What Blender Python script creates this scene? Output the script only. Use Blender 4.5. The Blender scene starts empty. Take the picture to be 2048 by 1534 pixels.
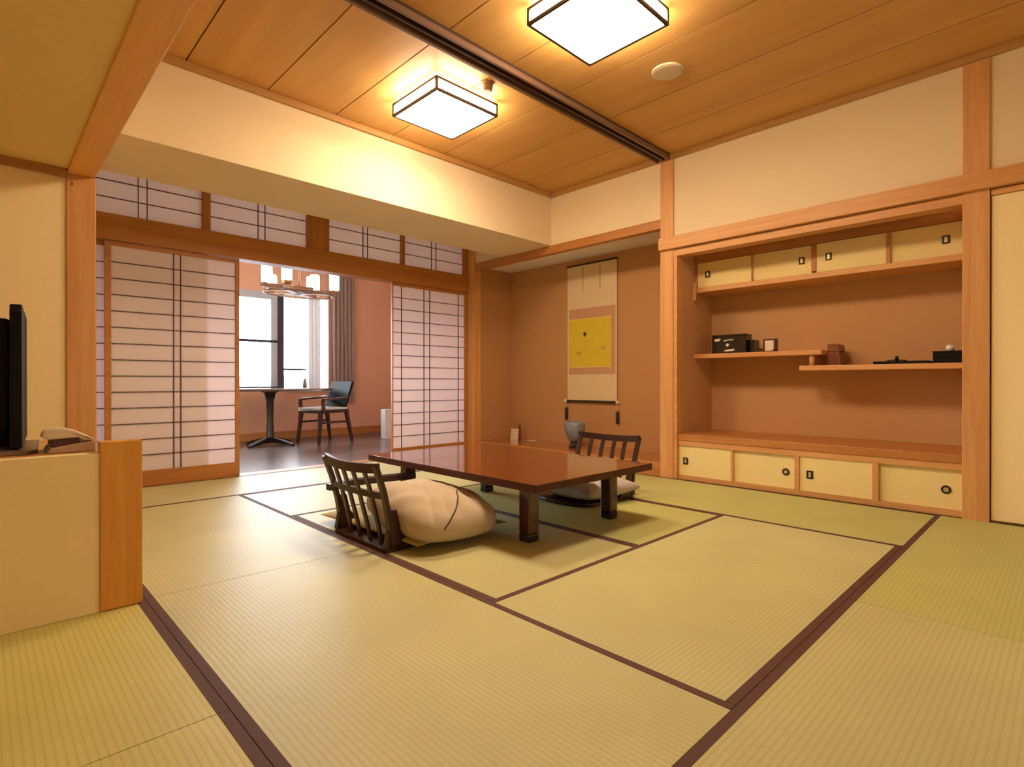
import bpy, bmesh, math, random
from mathutils import Vector, Matrix
random.seed(7)
R = math.radians
COL = bpy.context.scene.collection

# ------------------------------------------------------------------ materials
def newmat(name):
    m = bpy.data.materials.new(name); m.use_nodes = True
    nt = m.node_tree; b = nt.nodes['Principled BSDF']
    return m, nt, b

def plain(name, c, rough=0.6, metal=0.0, coat=0.0, spec=0.5, noise=0.0, nscale=40, bump=0.0, bscale=200):
    m, nt, b = newmat(name)
    b.inputs['Base Color'].default_value = (*c, 1)
    b.inputs['Roughness'].default_value = rough
    b.inputs['Metallic'].default_value = metal
    b.inputs['Coat Weight'].default_value = coat
    b.inputs['Coat Roughness'].default_value = 0.08
    b.inputs['Specular IOR Level'].default_value = spec
    tc = nt.nodes.new('ShaderNodeTexCoord')
    if noise > 0:
        n = nt.nodes.new('ShaderNodeTexNoise'); n.inputs['Scale'].default_value = nscale
        n.inputs['Detail'].default_value = 4
        nt.links.new(tc.outputs['Object'], n.inputs['Vector'])
        mx = nt.nodes.new('ShaderNodeMix'); mx.data_type = 'RGBA'
        mx.inputs['A'].default_value = (*[v*(1-noise) for v in c], 1)
        mx.inputs['B'].default_value = (*[min(1, v*(1+noise)) for v in c], 1)
        nt.links.new(n.outputs['Fac'], mx.inputs['Factor'])
        nt.links.new(mx.outputs['Result'], b.inputs['Base Color'])
    if bump > 0:
        n2 = nt.nodes.new('ShaderNodeTexNoise'); n2.inputs['Scale'].default_value = bscale
        nt.links.new(tc.outputs['Object'], n2.inputs['Vector'])
        bp = nt.nodes.new('ShaderNodeBump'); bp.inputs['Strength'].default_value = bump
        bp.inputs['Distance'].default_value = 0.002
        nt.links.new(n2.outputs['Fac'], bp.inputs['Height'])
        nt.links.new(bp.outputs['Normal'], b.inputs['Normal'])
    return m

def wood(name, c1, c2, axis='x', rough=0.45, scale=14, coat=0.0, spec=0.4, knots=False, stretch=0.06):
    m, nt, b = newmat(name)
    tc = nt.nodes.new('ShaderNodeTexCoord'); mp = nt.nodes.new('ShaderNodeMapping')
    s = [1, 1, 1]; s['xyz'.index(axis)] = stretch
    mp.inputs['Scale'].default_value = s
    nt.links.new(tc.outputs['Object'], mp.inputs['Vector'])
    n = nt.nodes.new('ShaderNodeTexNoise'); n.inputs['Scale'].default_value = scale
    n.inputs['Detail'].default_value = 6; n.inputs['Roughness'].default_value = 0.6; n.inputs['Distortion'].default_value = 0.6
    nt.links.new(mp.outputs['Vector'], n.inputs['Vector'])
    n2 = nt.nodes.new('ShaderNodeTexNoise'); n2.inputs['Scale'].default_value = scale*7
    nt.links.new(mp.outputs['Vector'], n2.inputs['Vector'])
    ad = nt.nodes.new('ShaderNodeMath'); ad.operation = 'MULTIPLY_ADD'; ad.inputs[1].default_value = 0.3
    nt.links.new(n2.outputs['Fac'], ad.inputs[0]); nt.links.new(n.outputs['Fac'], ad.inputs[2])
    rp = nt.nodes.new('ShaderNodeValToRGB')
    rp.color_ramp.elements[0].position = 0.45; rp.color_ramp.elements[0].color = (*c1, 1)
    rp.color_ramp.elements[1].position = 0.85; rp.color_ramp.elements[1].color = (*c2, 1)
    nt.links.new(ad.outputs[0], rp.inputs['Fac'])
    out = rp.outputs['Color']
    if knots:
        mp2 = nt.nodes.new('ShaderNodeMapping'); s2 = [1, 1, 1]; s2['xyz'.index(axis)] = 0.55
        mp2.inputs['Scale'].default_value = s2
        nt.links.new(tc.outputs['Object'], mp2.inputs['Vector'])
        v = nt.nodes.new('ShaderNodeTexVoronoi'); v.inputs['Scale'].default_value = 8.5
        nt.links.new(mp2.outputs['Vector'], v.inputs['Vector'])
        r2 = nt.nodes.new('ShaderNodeValToRGB')
        r2.color_ramp.elements[0].position = 0.05; r2.color_ramp.elements[0].color = (1, 1, 1, 1)
        r2.color_ramp.elements[1].position = 0.08; r2.color_ramp.elements[1].color = (0, 0, 0, 1)
        nt.links.new(v.outputs['Distance'], r2.inputs['Fac'])
        mx = nt.nodes.new('ShaderNodeMix'); mx.data_type = 'RGBA'
        mx.inputs['B'].default_value = (c1[0]*.35, c1[1]*.3, c1[2]*.3, 1)
        nt.links.new(r2.outputs['Color'], mx.inputs['Factor']); nt.links.new(out, mx.inputs['A'])
        out = mx.outputs['Result']
    nt.links.new(out, b.inputs['Base Color'])
    b.inputs['Roughness'].default_value = rough
    b.inputs['Specular IOR Level'].default_value = spec
    b.inputs['Coat Weight'].default_value = coat; b.inputs['Coat Roughness'].default_value = 0.06
    return m

def tatami_mat_material(name, c, axis):
    """rush weave: fine ridges running along the long direction of the mat"""
    m, nt, b = newmat(name)
    tc = nt.nodes.new('ShaderNodeTexCoord')
    sep = nt.nodes.new('ShaderNodeSeparateXYZ'); nt.links.new(tc.outputs['Object'], sep.inputs[0])
    across = sep.outputs['X' if axis == 'y' else 'Y']; along = sep.outputs['Y' if axis == 'y' else 'X']
    w = nt.nodes.new('ShaderNodeMath'); w.operation = 'MULTIPLY'; w.inputs[1].default_value = math.pi/0.0165
    nt.links.new(across, w.inputs[0])
    sn = nt.nodes.new('ShaderNodeMath'); sn.operation = 'SINE'; nt.links.new(w.outputs[0], sn.inputs[0])
    ab = nt.nodes.new('ShaderNodeMath'); ab.operation = 'ABSOLUTE'; nt.links.new(sn.outputs[0], ab.inputs[0])
    pw = nt.nodes.new('ShaderNodeMath'); pw.operation = 'POWER'; pw.inputs[1].default_value = 0.28
    nt.links.new(ab.outputs[0], pw.inputs[0])
    mp = nt.nodes.new('ShaderNodeMapping')
    mp.inputs['Scale'].default_value = (260, 14, 1) if axis == 'x' else (14, 260, 1)
    nt.links.new(tc.outputs['Object'], mp.inputs['Vector'])
    n = nt.nodes.new('ShaderNodeTexNoise'); n.inputs['Scale'].default_value = 1.0; n.inputs['Detail'].default_value = 2
    nt.links.new(mp.outputs['Vector'], n.inputs['Vector'])
    big = nt.nodes.new('ShaderNodeTexNoise'); big.inputs['Scale'].default_value = 2.2
    nt.links.new(tc.outputs['Object'], big.inputs['Vector'])
    sm = nt.nodes.new('ShaderNodeMath'); sm.operation = 'MULTIPLY_ADD'; sm.inputs[1].default_value = 0.5
    nt.links.new(n.outputs['Fac'], sm.inputs[0]); nt.links.new(big.outputs['Fac'], sm.inputs[2])
    rp = nt.nodes.new('ShaderNodeValToRGB')
    rp.color_ramp.elements[0].position = 0.35; rp.color_ramp.elements[0].color = (*[v*.88 for v in c], 1)
    rp.color_ramp.elements[1].position = 1.0; rp.color_ramp.elements[1].color = (*[v*1.1 for v in c], 1)
    nt.links.new(sm.outputs[0], rp.inputs['Fac'])
    # the colour in each groove between ridges is a little darker
    mx = nt.nodes.new('ShaderNodeMix'); mx.data_type = 'RGBA'
    mx.inputs['A'].default_value = (c[0]*.74, c[1]*.71, c[2]*.64, 1)
    nt.links.new(pw.outputs[0], mx.inputs['Factor']); nt.links.new(rp.outputs['Color'], mx.inputs['B'])
    nt.links.new(mx.outputs['Result'], b.inputs['Base Color'])
    bp = nt.nodes.new('ShaderNodeBump'); bp.inputs['Strength'].default_value = 0.25; bp.inputs['Distance'].default_value = 0.0014
    nt.links.new(pw.outputs[0], bp.inputs['Height']); nt.links.new(bp.outputs['Normal'], b.inputs['Normal'])
    b.inputs['Roughness'].default_value = 0.50
    b.inputs['Specular IOR Level'].default_value = 0.40
    return m

def paper(name, c, trans=0.45):
    m = bpy.data.materials.new(name); m.use_nodes = True; nt = m.node_tree
    for n in list(nt.nodes):
        if n.type != 'OUTPUT_MATERIAL': nt.nodes.remove(n)
    out = nt.nodes['Material Output']
    d = nt.nodes.new('ShaderNodeBsdfDiffuse'); t = nt.nodes.new('ShaderNodeBsdfTranslucent'); mx = nt.nodes.new('ShaderNodeMixShader')
    tc = nt.nodes.new('ShaderNodeTexCoord'); n = nt.nodes.new('ShaderNodeTexNoise'); n.inputs['Scale'].default_value = 90
    nt.links.new(tc.outputs['Object'], n.inputs['Vector'])
    rp = nt.nodes.new('ShaderNodeValToRGB')
    rp.color_ramp.elements[0].color = (*[v*.93 for v in c], 1); rp.color_ramp.elements[1].color = (*c, 1)
    nt.links.new(n.outputs['Fac'], rp.inputs['Fac'])
    nt.links.new(rp.outputs['Color'], d.inputs['Color']); nt.links.new(rp.outputs['Color'], t.inputs['Color'])
    mx.inputs['Fac'].default_value = trans
    nt.links.new(d.outputs[0], mx.inputs[1]); nt.links.new(t.outputs[0], mx.inputs[2]); nt.links.new(mx.outputs[0], out.inputs['Surface'])
    return m

def emit(name, c, s):
    m = bpy.data.materials.new(name); m.use_nodes = True; nt = m.node_tree
    b = nt.nodes['Principled BSDF']
    b.inputs['Base Color'].default_value = (.9, .88, .82, 1)
    b.inputs['Emission Color'].default_value = (*c, 1); b.inputs['Emission Strength'].default_value = s
    return m

def glass(name):
    m = bpy.data.materials.new(name); m.use_nodes = True; nt = m.node_tree
    for n in list(nt.nodes):
        if n.type != 'OUTPUT_MATERIAL': nt.nodes.remove(n)
    t = nt.nodes.new('ShaderNodeBsdfTransparent'); g = nt.nodes.new('ShaderNodeBsdfGlossy'); mx = nt.nodes.new('ShaderNodeMixShader')
    t.inputs['Color'].default_value = (.95, .97, .98, 1); g.inputs['Roughness'].default_value = 0.02
    fr = nt.nodes.new('ShaderNodeFresnel'); fr.inputs['IOR'].default_value = 1.3
    nt.links.new(fr.outputs[0], mx.inputs['Fac'])
    nt.links.new(t.outputs[0], mx.inputs[1]); nt.links.new(g.outputs[0], mx.inputs[2])
    nt.links.new(mx.outputs[0], nt.nodes['Material Output'].inputs['Surface'])
    return m

M = {}
HI1, HI2 = (.58, .27, .085), (.72, .38, .14)
for ax in 'xyz':
    M['hinoki_'+ax] = wood('hinoki_'+ax, HI1, HI2, ax)
    M['cedar_'+ax] = wood('cedar_'+ax, (.40, .155, .038), (.54, .235, .065), ax)
    M['dark_'+ax] = wood('darkwood_'+ax, (.022, .0065, .004), (.045, .014, .007), ax, rough=0.3, spec=0.5)
M['kamoi_x'] = wood('kamoi_x', (.40, .155, .028), (.52, .215, .05), 'x')
M['kamoi_z'] = wood('kamoi_z', (.40, .155, .028), (.52, .215, .05), 'z')
M['capwood'] = wood('partition_post', (.66, .29, .045), (.80, .40, .08), 'z')
M['legwood'] = wood('table_leg', (.055, .014, .005), (.085, .024, .009), 'z', rough=.15, coat=.5)
M['cornice_x'] = wood('cornice_x', (.42, .215, .065), (.52, .29, .095), 'x')
M['cornice_y'] = wood('cornice_y', (.42, .215, .065), (.52, .29, .095), 'y')
M['knotty_y'] = wood('knotty_y', (.80, .38, .085), (.92, .50, .13), 'y', knots=True)
M['knotty_z'] = wood('knotty_z', HI1, HI2, 'z', knots=True)
M['ceilwood'] = wood('ceiling_wood', (.56, .30, .085), (.66, .38, .12), 'y', rough=0.5, scale=5, stretch=0.05)
M['groove'] = plain('groove_dark', (.03, .014, .008), 0.8)
M['rail_dark'] = wood('rail_dark', (.05, .026, .018), (.08, .04, .025), 'x', rough=0.3)
M['rail_lip'] = wood('rail_lip', (.17, .095, .06), (.21, .12, .075), 'x', rough=0.4)
M['plaster'] = plain('plaster_cream', (.81, .665, .43), 0.9, noise=.03, nscale=60, bump=.15, bscale=300)
M['plaster_annex'] = plain('plaster_annex', (.95, .77, .42), 0.9, noise=.03, nscale=60, bump=.1, bscale=300)
M['annex_ceil'] = plain('annex_ceiling', (.84, .62, .25), 0.9, noise=.04, nscale=30)
M['sandwall'] = plain('sand_wall', (.50, .265, .11), 0.95, noise=.06, nscale=220, bump=.25, bscale=500)
M['sandwall_warm'] = plain('sand_wall_warm', (.56, .315, .14), 0.95, noise=.06, nscale=220, bump=.25, bscale=500)
M['farwall'] = plain('far_wall', (.76, .43, .28), 0.9, noise=.03, nscale=60, bump=.1)
M['white'] = plain('white_paint', (.8, .78, .74), 0.7, noise=.02)
M['fusuma'] = plain('fusuma_paper', (.84, .68, .30), 0.85, noise=.03, nscale=80)
M['paper'] = paper('shoji_paper', (.94, .85, .88), 0.30)
M['paper_high'] = paper('transom_paper', (.92, .84, .80), 0.50)
M['lattice'] = plain('lattice_brown', (.09, .04, .022), 0.6, noise=.1)
TC = (.55, .52, .25)
M['tatami_x'] = tatami_mat_material('tatami_rush_x', TC, 'x')
M['tatami_y'] = tatami_mat_material('tatami_rush_y', TC, 'y')
TG = (.50, .50, .18)
M['tatami_gx'] = tatami_mat_material('tatami_greener_x', TG, 'x')
M['tatami_gy'] = tatami_mat_material('tatami_greener_y', TG, 'y')
M['tatami_wy'] = tatami_mat_material('tatami_lifted_y', (.60, .55, .185), 'y')  # rush tone lifted to make up for weak light in the annex
M['heri'] = plain('heri_brown', (.095, .036, .022), 0.75, noise=.1, nscale=120, bump=.3, bscale=700)
M['subfloor'] = plain('subfloor', (.07, .04, .02), 0.9)
M['farfloor'] = wood('far_floor_wood', (.13, .095, .09), (.18, .13, .125), 'x', rough=0.25, scale=8, spec=0.6)
M['lacquer'] = wood('table_lacquer', (.105, .017, .003), (.15, .028, .005), 'y', rough=0.10, scale=9, coat=0.6, spec=0.4)
M['lacquer_edge'] = wood('lacquer_edge', (.062, .012, .004), (.09, .02, .006), 'y', rough=0.35, scale=9, spec=0.3)
M['lacquer_floor'] = wood('tokonoma_lacquer', (.40, .13, .025), (.50, .18, .04), 'y', rough=0.12, scale=6, coat=0.5)
M['black'] = plain('black_gloss', (.010, .007, .006), 0.22, coat=.4)
M['black_mat'] = plain('black_satin', (.008, .006, .005), 0.55, spec=.15)
M['zab'] = plain('zabuton_beige', (.52, .42, .29), 0.9, noise=.05, nscale=12, bump=.3, bscale=400)
M['zab_flat'] = plain('zabuton_shaded_olive', (.46, .36, .15), 0.9, noise=.06, nscale=12, bump=.3, bscale=400)  # olive tone also holds the table's shade on the cushion
M['zab_grey'] = plain('zabuton_grey', (.50, .44, .40), 0.9, noise=.05, nscale=12, bump=.3, bscale=400)
M['crease_line'] = plain('crease_dark', (.06, .03, .02), 0.8)
M['brass'] = plain('brass', (.75, .6, .35), 0.35, metal=.9)
M['scroll'] = plain('scroll_silk', (.72, .56, .33), 0.85, noise=.04, nscale=150, bump=.1)
M['scroll_mid'] = plain('scroll_brocade', (.55, .30, .17), 0.8, noise=.08, nscale=160)
M['scroll_strip'] = plain('scroll_strip', (.50, .35, .17), 0.85)
M['art'] = plain('art_gold', (.68, .52, .03), 0.6, noise=.06, nscale=8)
M['art_edge'] = plain('art_edge', (.80, .66, .12), 0.6)
M['ink'] = plain('ink', (.12, .06, .02), 0.8)
M['ivory'] = plain('ivory', (.82, .72, .55), 0.4)
M['vase'] = plain('vase_glaze', (.20, .24, .29), 0.35, noise=.25, nscale=14, coat=.3)
M['card'] = plain('card_white', (.80, .70, .55), 0.8)
M['phone'] = plain('phone_beige', (.72, .60, .44), 0.4)
M['phone_dark'] = plain('phone_base', (.50, .34, .23), 0.45)
M['tvstand'] = plain('tv_stand_grey', (.20, .13, .09), 0.35)
M['whitepot'] = plain('white_porcelain', (.85, .80, .72), 0.2, coat=.5)
M['brownbox'] = wood('brown_box', (.19, .06, .018), (.25, .08, .025), 'z', rough=0.4)
M['maroon'] = plain('maroon_stand', (.085, .018, .01), 0.35)
M['lamp'] = emit('lamp_diffuser', (1.0, .79, .55), 53)
M['lampframe'] = plain('lamp_frame', (.05, .03, .02), 0.5)
M['shade'] = emit('chandelier_glass', (1.0, .88, .66), 9)
M['chand'] = wood('chandelier_wood', (.26, .13, .08), (.34, .18, .11), 'x')
M['alu_dark'] = plain('window_dark', (.035, .03, .04), 0.4)
M['alu_grey'] = plain('window_grey', (.50, .52, .58), 0.4)
M['glass'] = glass('window_glass')
M['drape'] = plain('drape_taupe', (.36, .25, .21), 0.9, noise=.05, nscale=30)
M['sheer'] = paper('sheer_white', (.85, .85, .86), 0.12)
M['speaker'] = plain('speaker_grille', (.62, .48, .30), 0.8, bump=.5, bscale=900)
M['speaker_ring'] = plain('speaker_ring', (.80, .68, .48), 0.5)
M['detector'] = plain('detector', (.40, .23, .13), 0.5)
M['ledge'] = plain('outside_ledge', (.45, .55, .72), 0.8)
M['tabletop_far'] = plain('far_table_top', (.30, .22, .19), 0.12, coat=.6)
M['seat_white'] = plain('far_seat', (.75, .72, .66), 0.7)

# ------------------------------------------------------------------ mesh builder
class MB:
    def __init__(s): s.bm = bmesh.new()
    def box(s, x0, x1, y0, y1, z0, z1, mat=0, bev=0.0):
        before = set(s.bm.faces)
        g = bmesh.ops.create_cube(s.bm, size=1.0)
        for v in g['verts']:
            v.co = Vector(((x0+x1)/2 + v.co.x*(x1-x0), (y0+y1)/2 + v.co.y*(y1-y0), (z0+z1)/2 + v.co.z*(z1-z0)))
        if bev > 0:
            es = list({e for v in g['verts'] for e in v.link_edges})
            bmesh.ops.bevel(s.bm, geom=es, offset=bev, segments=2, affect='EDGES', profile=0.5)
        for f in s.bm.faces:
            if f not in before: f.material_index = mat
        return s
    def prism(s, pts, axis, a0, a1, mat=0, bev=0.0):
        """polygon pts in the two other axes, extruded along axis from a0 to a1"""
        before = set(s.bm.faces)
        def P(p, a):
            if axis == 'x': return Vector((a, p[0], p[1]))
            if axis == 'y': return Vector((p[0], a, p[1]))
            return Vector((p[0], p[1], a))
        A = [s.bm.verts.new(P(p, a0)) for p in pts]; B = [s.bm.verts.new(P(p, a1)) for p in pts]
        n = len(pts); fs = [s.bm.faces.new(A), s.bm.faces.new(list(reversed(B)))]
        for i in range(n): fs.append(s.bm.faces.new((A[i], B[i], B[(i+1) % n], A[(i+1) % n])))
        bmesh.ops.recalc_face_normals(s.bm, faces=fs)
        if bev > 0:
            es = list({e for f in fs for e in f.edges})
            bmesh.ops.bevel(s.bm, geom=es, offset=bev, segments=2, affect='EDGES', profile=0.5)
        for f in s.bm.faces:
            if f not in before: f.material_index = mat
        return s
    def lathe(s, prof, c, n=32, mat=0, axis='z', smooth=True):
        rings = []
        for r, h in prof:
            ring = []
            for i in range(n):
                a = 2*math.pi*i/n; u, v = r*math.cos(a), r*math.sin(a)
                co = {'z': (u, v, h), 'x': (h, u, v), 'y': (u, h, v)}[axis]
                ring.append(s.bm.verts.new(Vector(c)+Vector(co)))
            rings.append(ring)
        fs = []
        for a, b in zip(rings, rings[1:]):
            for i in range(n): fs.append(s.bm.faces.new((a[i], a[(i+1) % n], b[(i+1) % n], b[i])))
        fs.append(s.bm.faces.new(list(reversed(rings[0])))); fs.append(s.bm.faces.new(rings[-1]))
        for f in fs: f.material_index = mat; f.smooth = smooth
        fs[-1].smooth = fs[-2].smooth = False
        bmesh.ops.recalc_face_normals(s.bm, faces=fs)
        return s
    def bar(s, pts, w, d, up=(0, 0, 1), mat=0):
        """rectangular section (w sideways, d along up) swept through pts; w, d numbers or lists"""
        pts = [Vector(p) for p in pts]; up = Vector(up); rings = []
        for i, p in enumerate(pts):
            t = (pts[min(i+1, len(pts)-1)] - pts[max(i-1, 0)]).normalized()
            sd = t.cross(up).normalized(); u2 = sd.cross(t).normalized()
            ww = w[i] if isinstance(w, (list, tuple)) else w; dd = d[i] if isinstance(d, (list, tuple)) else d
            rings.append([s.bm.verts.new(p + sd*a*ww/2 + u2*b*dd/2) for a, b in ((-1, -1), (1, -1), (1, 1), (-1, 1))])
        fs = []
        for a, b in zip(rings, rings[1:]):
            for i in range(4): fs.append(s.bm.faces.new((a[i], a[(i+1) % 4], b[(i+1) % 4], b[i])))
        fs.append(s.bm.faces.new(rings[0])); fs.append(s.bm.faces.new(list(reversed(rings[-1]))))
        bmesh.ops.recalc_face_normals(s.bm, faces=fs)
        for f in fs: f.material_index = mat
        return s
    def tube(s, pts, r, n=10, mat=0):
        pts = [Vector(p) for p in pts]; rings = []
        ref = Vector((0.13, 0.27, 0.95)).normalized()
        for i, p in enumerate(pts):
            t = (pts[min(i+1, len(pts)-1)] - pts[max(i-1, 0)]).normalized()
            a = t.cross(ref).normalized(); b = a.cross(t)
            rr = r[i] if isinstance(r, (list, tuple)) else r
            rings.append([s.bm.verts.new(p + (a*math.cos(2*math.pi*k/n)+b*math.sin(2*math.pi*k/n))*rr) for k in range(n)])
        fs = []
        for a, b in zip(rings, rings[1:]):
            for i in range(n): fs.append(s.bm.faces.new((a[i], a[(i+1) % n], b[(i+1) % n], b[i])))
        for f in fs: f.smooth = True
        fs += [s.bm.faces.new(rings[0]), s.bm.faces.new(list(reversed(rings[-1])))]
        bmesh.ops.recalc_face_normals(s.bm, faces=fs)
        for f in fs: f.material_index = mat
        return s

def worldloc(o):
    v = Vector((0, 0, 0))
    while o is not None: v += o.location; o = o.parent
    return v

def obj(name, mb, mats, parent=None, local=False):
    if not isinstance(mats, (list, tuple)): mats = [mats]
    bm = mb.bm if isinstance(mb, MB) else mb
    me = bpy.data.meshes.new(name)
    o = bpy.data.objects.new(name, me); COL.objects.link(o)
    if parent is not None:
        o.parent = parent
        if not local:
            off = worldloc(parent)
            for v in bm.verts: v.co -= off
    elif not local:
        xs = [v.co for v in bm.verts]
        lo = Vector([min(c[i] for c in xs) for i in range(3)]); hi = Vector([max(c[i] for c in xs) for i in range(3)])
        off = Vector(((lo.x+hi.x)/2, (lo.y+hi.y)/2, lo.z))
        for v in bm.verts: v.co -= off
        o.location = off
    bm.to_mesh(me); bm.free()
    for m in mats: me.materials.append(m if not isinstance(m, str) else M[m])
    return o

def tag(o, label, cat, group=None):
    o['label'] = label; o['category'] = cat
    if group: o['group'] = group
    return o

def thing(name, label, cat, loc=(0, 0, 0), rz=0.0, group=None):
    o = bpy.data.objects.new(name, None); COL.objects.link(o)
    o.empty_display_size = 0.05
    o.location = loc; o.rotation_euler = (0, 0, rz)
    return tag(o, label, cat, group)

def struct(name, mb, mats, parent=None):
    o = obj(name, mb, mats, parent)
    if parent is None: o['kind'] = 'structure'
    return o

def creases(u, v, fold):
    """a fan of pulled folds running from the middle of the top towards the near seam"""
    t = 0
    for c0, sl, wd, am in ((.22, .62, .05, .9), (.38, .50, .04, .7), (.05, .75, .045, .6), (-.18, .9, .06, .5), (.55, .35, .045, .6)):
        t -= fold*am*math.exp(-((u-c0-sl*v*.6)/wd)**2)*max(0, min(1, .75-v))
    return t

def cushion_bm(w, d, h, nx=36, ny=36, pinch=0.05, fold=0.0, sag=0.0, seed=1, corner=0.0):
    """stuffed square cushion: pinched corners, soft seams, folds pulled towards the seams; base at z=0"""
    rnd = random.Random(seed); ph = [rnd.uniform(0, 6) for _ in range(8)]
    bm = bmesh.new(); T, B = {}, {}
    for i in range(nx+1):
        for j in range(ny+1):
            u, v = -1+2*i/nx, -1+2*j/ny
            # ease the grid towards the seam so the edge reads round
            uu, vv = math.sin(u*math.pi/2), math.sin(v*math.pi/2)
            x = uu*w/2*(1 - pinch*(1-vv*vv)*abs(uu)**3); y = vv*d/2*(1 - pinch*(1-uu*uu)*abs(vv)**3)
            k_ = 1-corner*abs(uu*vv)**3; x *= k_; y *= k_
            p = max(0, (1-abs(uu)**2.6))*max(0, (1-abs(vv)**2.6)); hh = p**0.42
            wr = fold*math.sin(6*uu+3*vv+ph[0])*math.sin(5*vv-2*uu+ph[1])*hh*(1-hh*.35)
            wr += fold*.6*math.sin(13*(uu*.7+vv)+ph[2])*p**.3*(1-p**.8) + creases(uu, vv, fold*1.7)*p**.4
            z = h*.45
            edge = (i in (0, nx)) or (j in (0, ny))
            dip = sag*math.exp(-((uu/.5)**2+(vv/.5)**2))
            T[i, j] = bm.verts.new((x, y, z + h*.55*hh + wr - dip))
            B[i, j] = T[i, j] if edge else bm.verts.new((x, y, z - h*.45*hh))
    for i in range(nx):
        for j in range(ny):
            bm.faces.new((T[i, j], T[i+1, j], T[i+1, j+1], T[i, j+1]))
            q = (B[i, j], B[i, j+1], B[i+1, j+1], B[i+1, j])
            if len(set(q)) == 4:
                try: bm.faces.new(q)
                except ValueError: pass
    for f in bm.faces: f.smooth = True
    bmesh.ops.recalc_face_normals(bm, faces=bm.faces)
    return bm

# ------------------------------------------------------------------ setting
XB, YB, YS = 4.144, 3.686, 5.0           # alcove wall plane, bulkhead face, sliding paper screen plane
H = 2.70
struct('floor', MB().box(-1.3, XB+.8, -1.3, YS+.1, -.13, -.032), 'subfloor')
struct('floor_back', MB().box(-1.3, XB-.012, -1.3, -.362, -.032, 0), 'tatami_gx')
struct('floor_annex_edge', MB().box(-1.3, -.472, -.36, 3.24, -.032, 0), 'tatami_wy')
ff = MB().box(-1.3, 5.1, YS+.1, 8.0, -.13, -.004); struct('floor_far', ff, 'farfloor')

# ceiling of wide boards with dark joints
cm = MB(); xs = [.45-.0, .88, 1.35, 1.82, 2.285, 2.775, 3.262, 3.725, XB+.02]
cm.box(.36, XB+.06, -1.3, YB+.06, H+.012, H+.05, 1)
for a, b in zip(xs, xs[1:]): cm.box(a+.004, b-.004, -1.3, YB+.02, H, H+.02, 0)
struct('ceiling', cm, ['ceilwood', 'groove'])
struct('ceiling_annex', MB().box(-1.3, .335, -1.3, YB+.1, 1.915, 1.96), 'annex_ceil')
struct('ceiling_far', MB().box(-1.3, 5.1, 4.40, 8.0, 2.50, 2.54), 'white')
# dark track across the ceiling
tr = MB().box(.45, XB-.02, 2.345, 2.47, H-.018, H+.004, 0)
tr.box(.45, XB-.02, 2.345, 2.362, H-.05, H-.018, 1).box(.45, XB-.02, 2.400, 2.415, H-.045, H-.018, 0).box(.45, XB-.02, 2.453, 2.47, H-.05, H-.018, 1)
struct('trim_1', tr, ['rail_dark', 'rail_lip'])
# bulkhead over the paper screens
struct('wall_bulkhead', MB().box(.45, XB+.03, YB, 4.40, 2.178, H), 'plaster')
# cornice
struct('trim_2', MB().box(.45, XB-.025, YB-.028, YB, H-.045, H, 0, .004), 'cornice_x')
struct('trim_3', MB().box(XB-.028, XB, -1.3, YB-.028, H-.045, H, 0, .004), 'cornice_y')
# wall B plaster above
wu = MB().box(XB, XB+.12, -1.3, 2.33, 2.0, H).box(XB, XB+.12, 2.44, 5.10, 2.176, H)
struct('wall_right', wu, 'plaster')
# posts
struct('trim_4', MB().box(XB-.016, XB+.10, 2.323, 2.443, -.03, H-.045, 0, .004), 'hinoki_z')
struct('trim_5', MB().box(XB-.016, XB+.10, .336, .458, -.03, H-.045, 0, .004), 'hinoki_z')
# picture-rail beam across the wall
struct('trim_6', MB().box(XB-.045, XB+.02, -1.3, 2.445, 1.905, 2.006, 0, .004), 'hinoki_y')
# lintel under it, and the jambs of the alcove opening
al = MB().box(XB-.010, XB+.10, .458, 2.323, 1.845, 1.900)
al.box(XB-.008, XB+.08, 2.292, 2.322, 0, 1.845)
struct('trim_7', al, 'hinoki_y')
# closet door right of the post
d4 = struct('door_4', MB().box(XB+.004, XB+.03, -.55, .330, .012, 1.862), 'plaster_annex')
obj('frame', MB().box(XB-.006, XB+.05, -.60, .333, 1.865, 1.90, 0, .003).box(XB-.002, XB+.05, -.60, -.552, 0, 1.865), 'hinoki_y', d4)
struct('wall_right_end', MB().box(XB+.06, XB+.12, -1.3, .34, -.03, 2.0).box(XB+.0, XB+.06, -1.3, -.61, -.03, 1.905), 'plaster_annex')
# shelf alcove shell
ALX = 4.76
struct('wall_shelf_back', MB().box(ALX, ALX+.05, .30, 2.45, -.03, 2.0), 'sandwall_warm')
struct('wall_shelf_side', MB().box(XB+.08, ALX, 2.292, 2.322, -.03, 1.90).box(XB+.10, ALX, .42, .458, -.03, 1.90), 'sandwall_warm')
struct('ceiling_shelf', MB().box(XB+.02, ALX, .42, 2.322, 1.925, 1.99), 'cedar_y')
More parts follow.
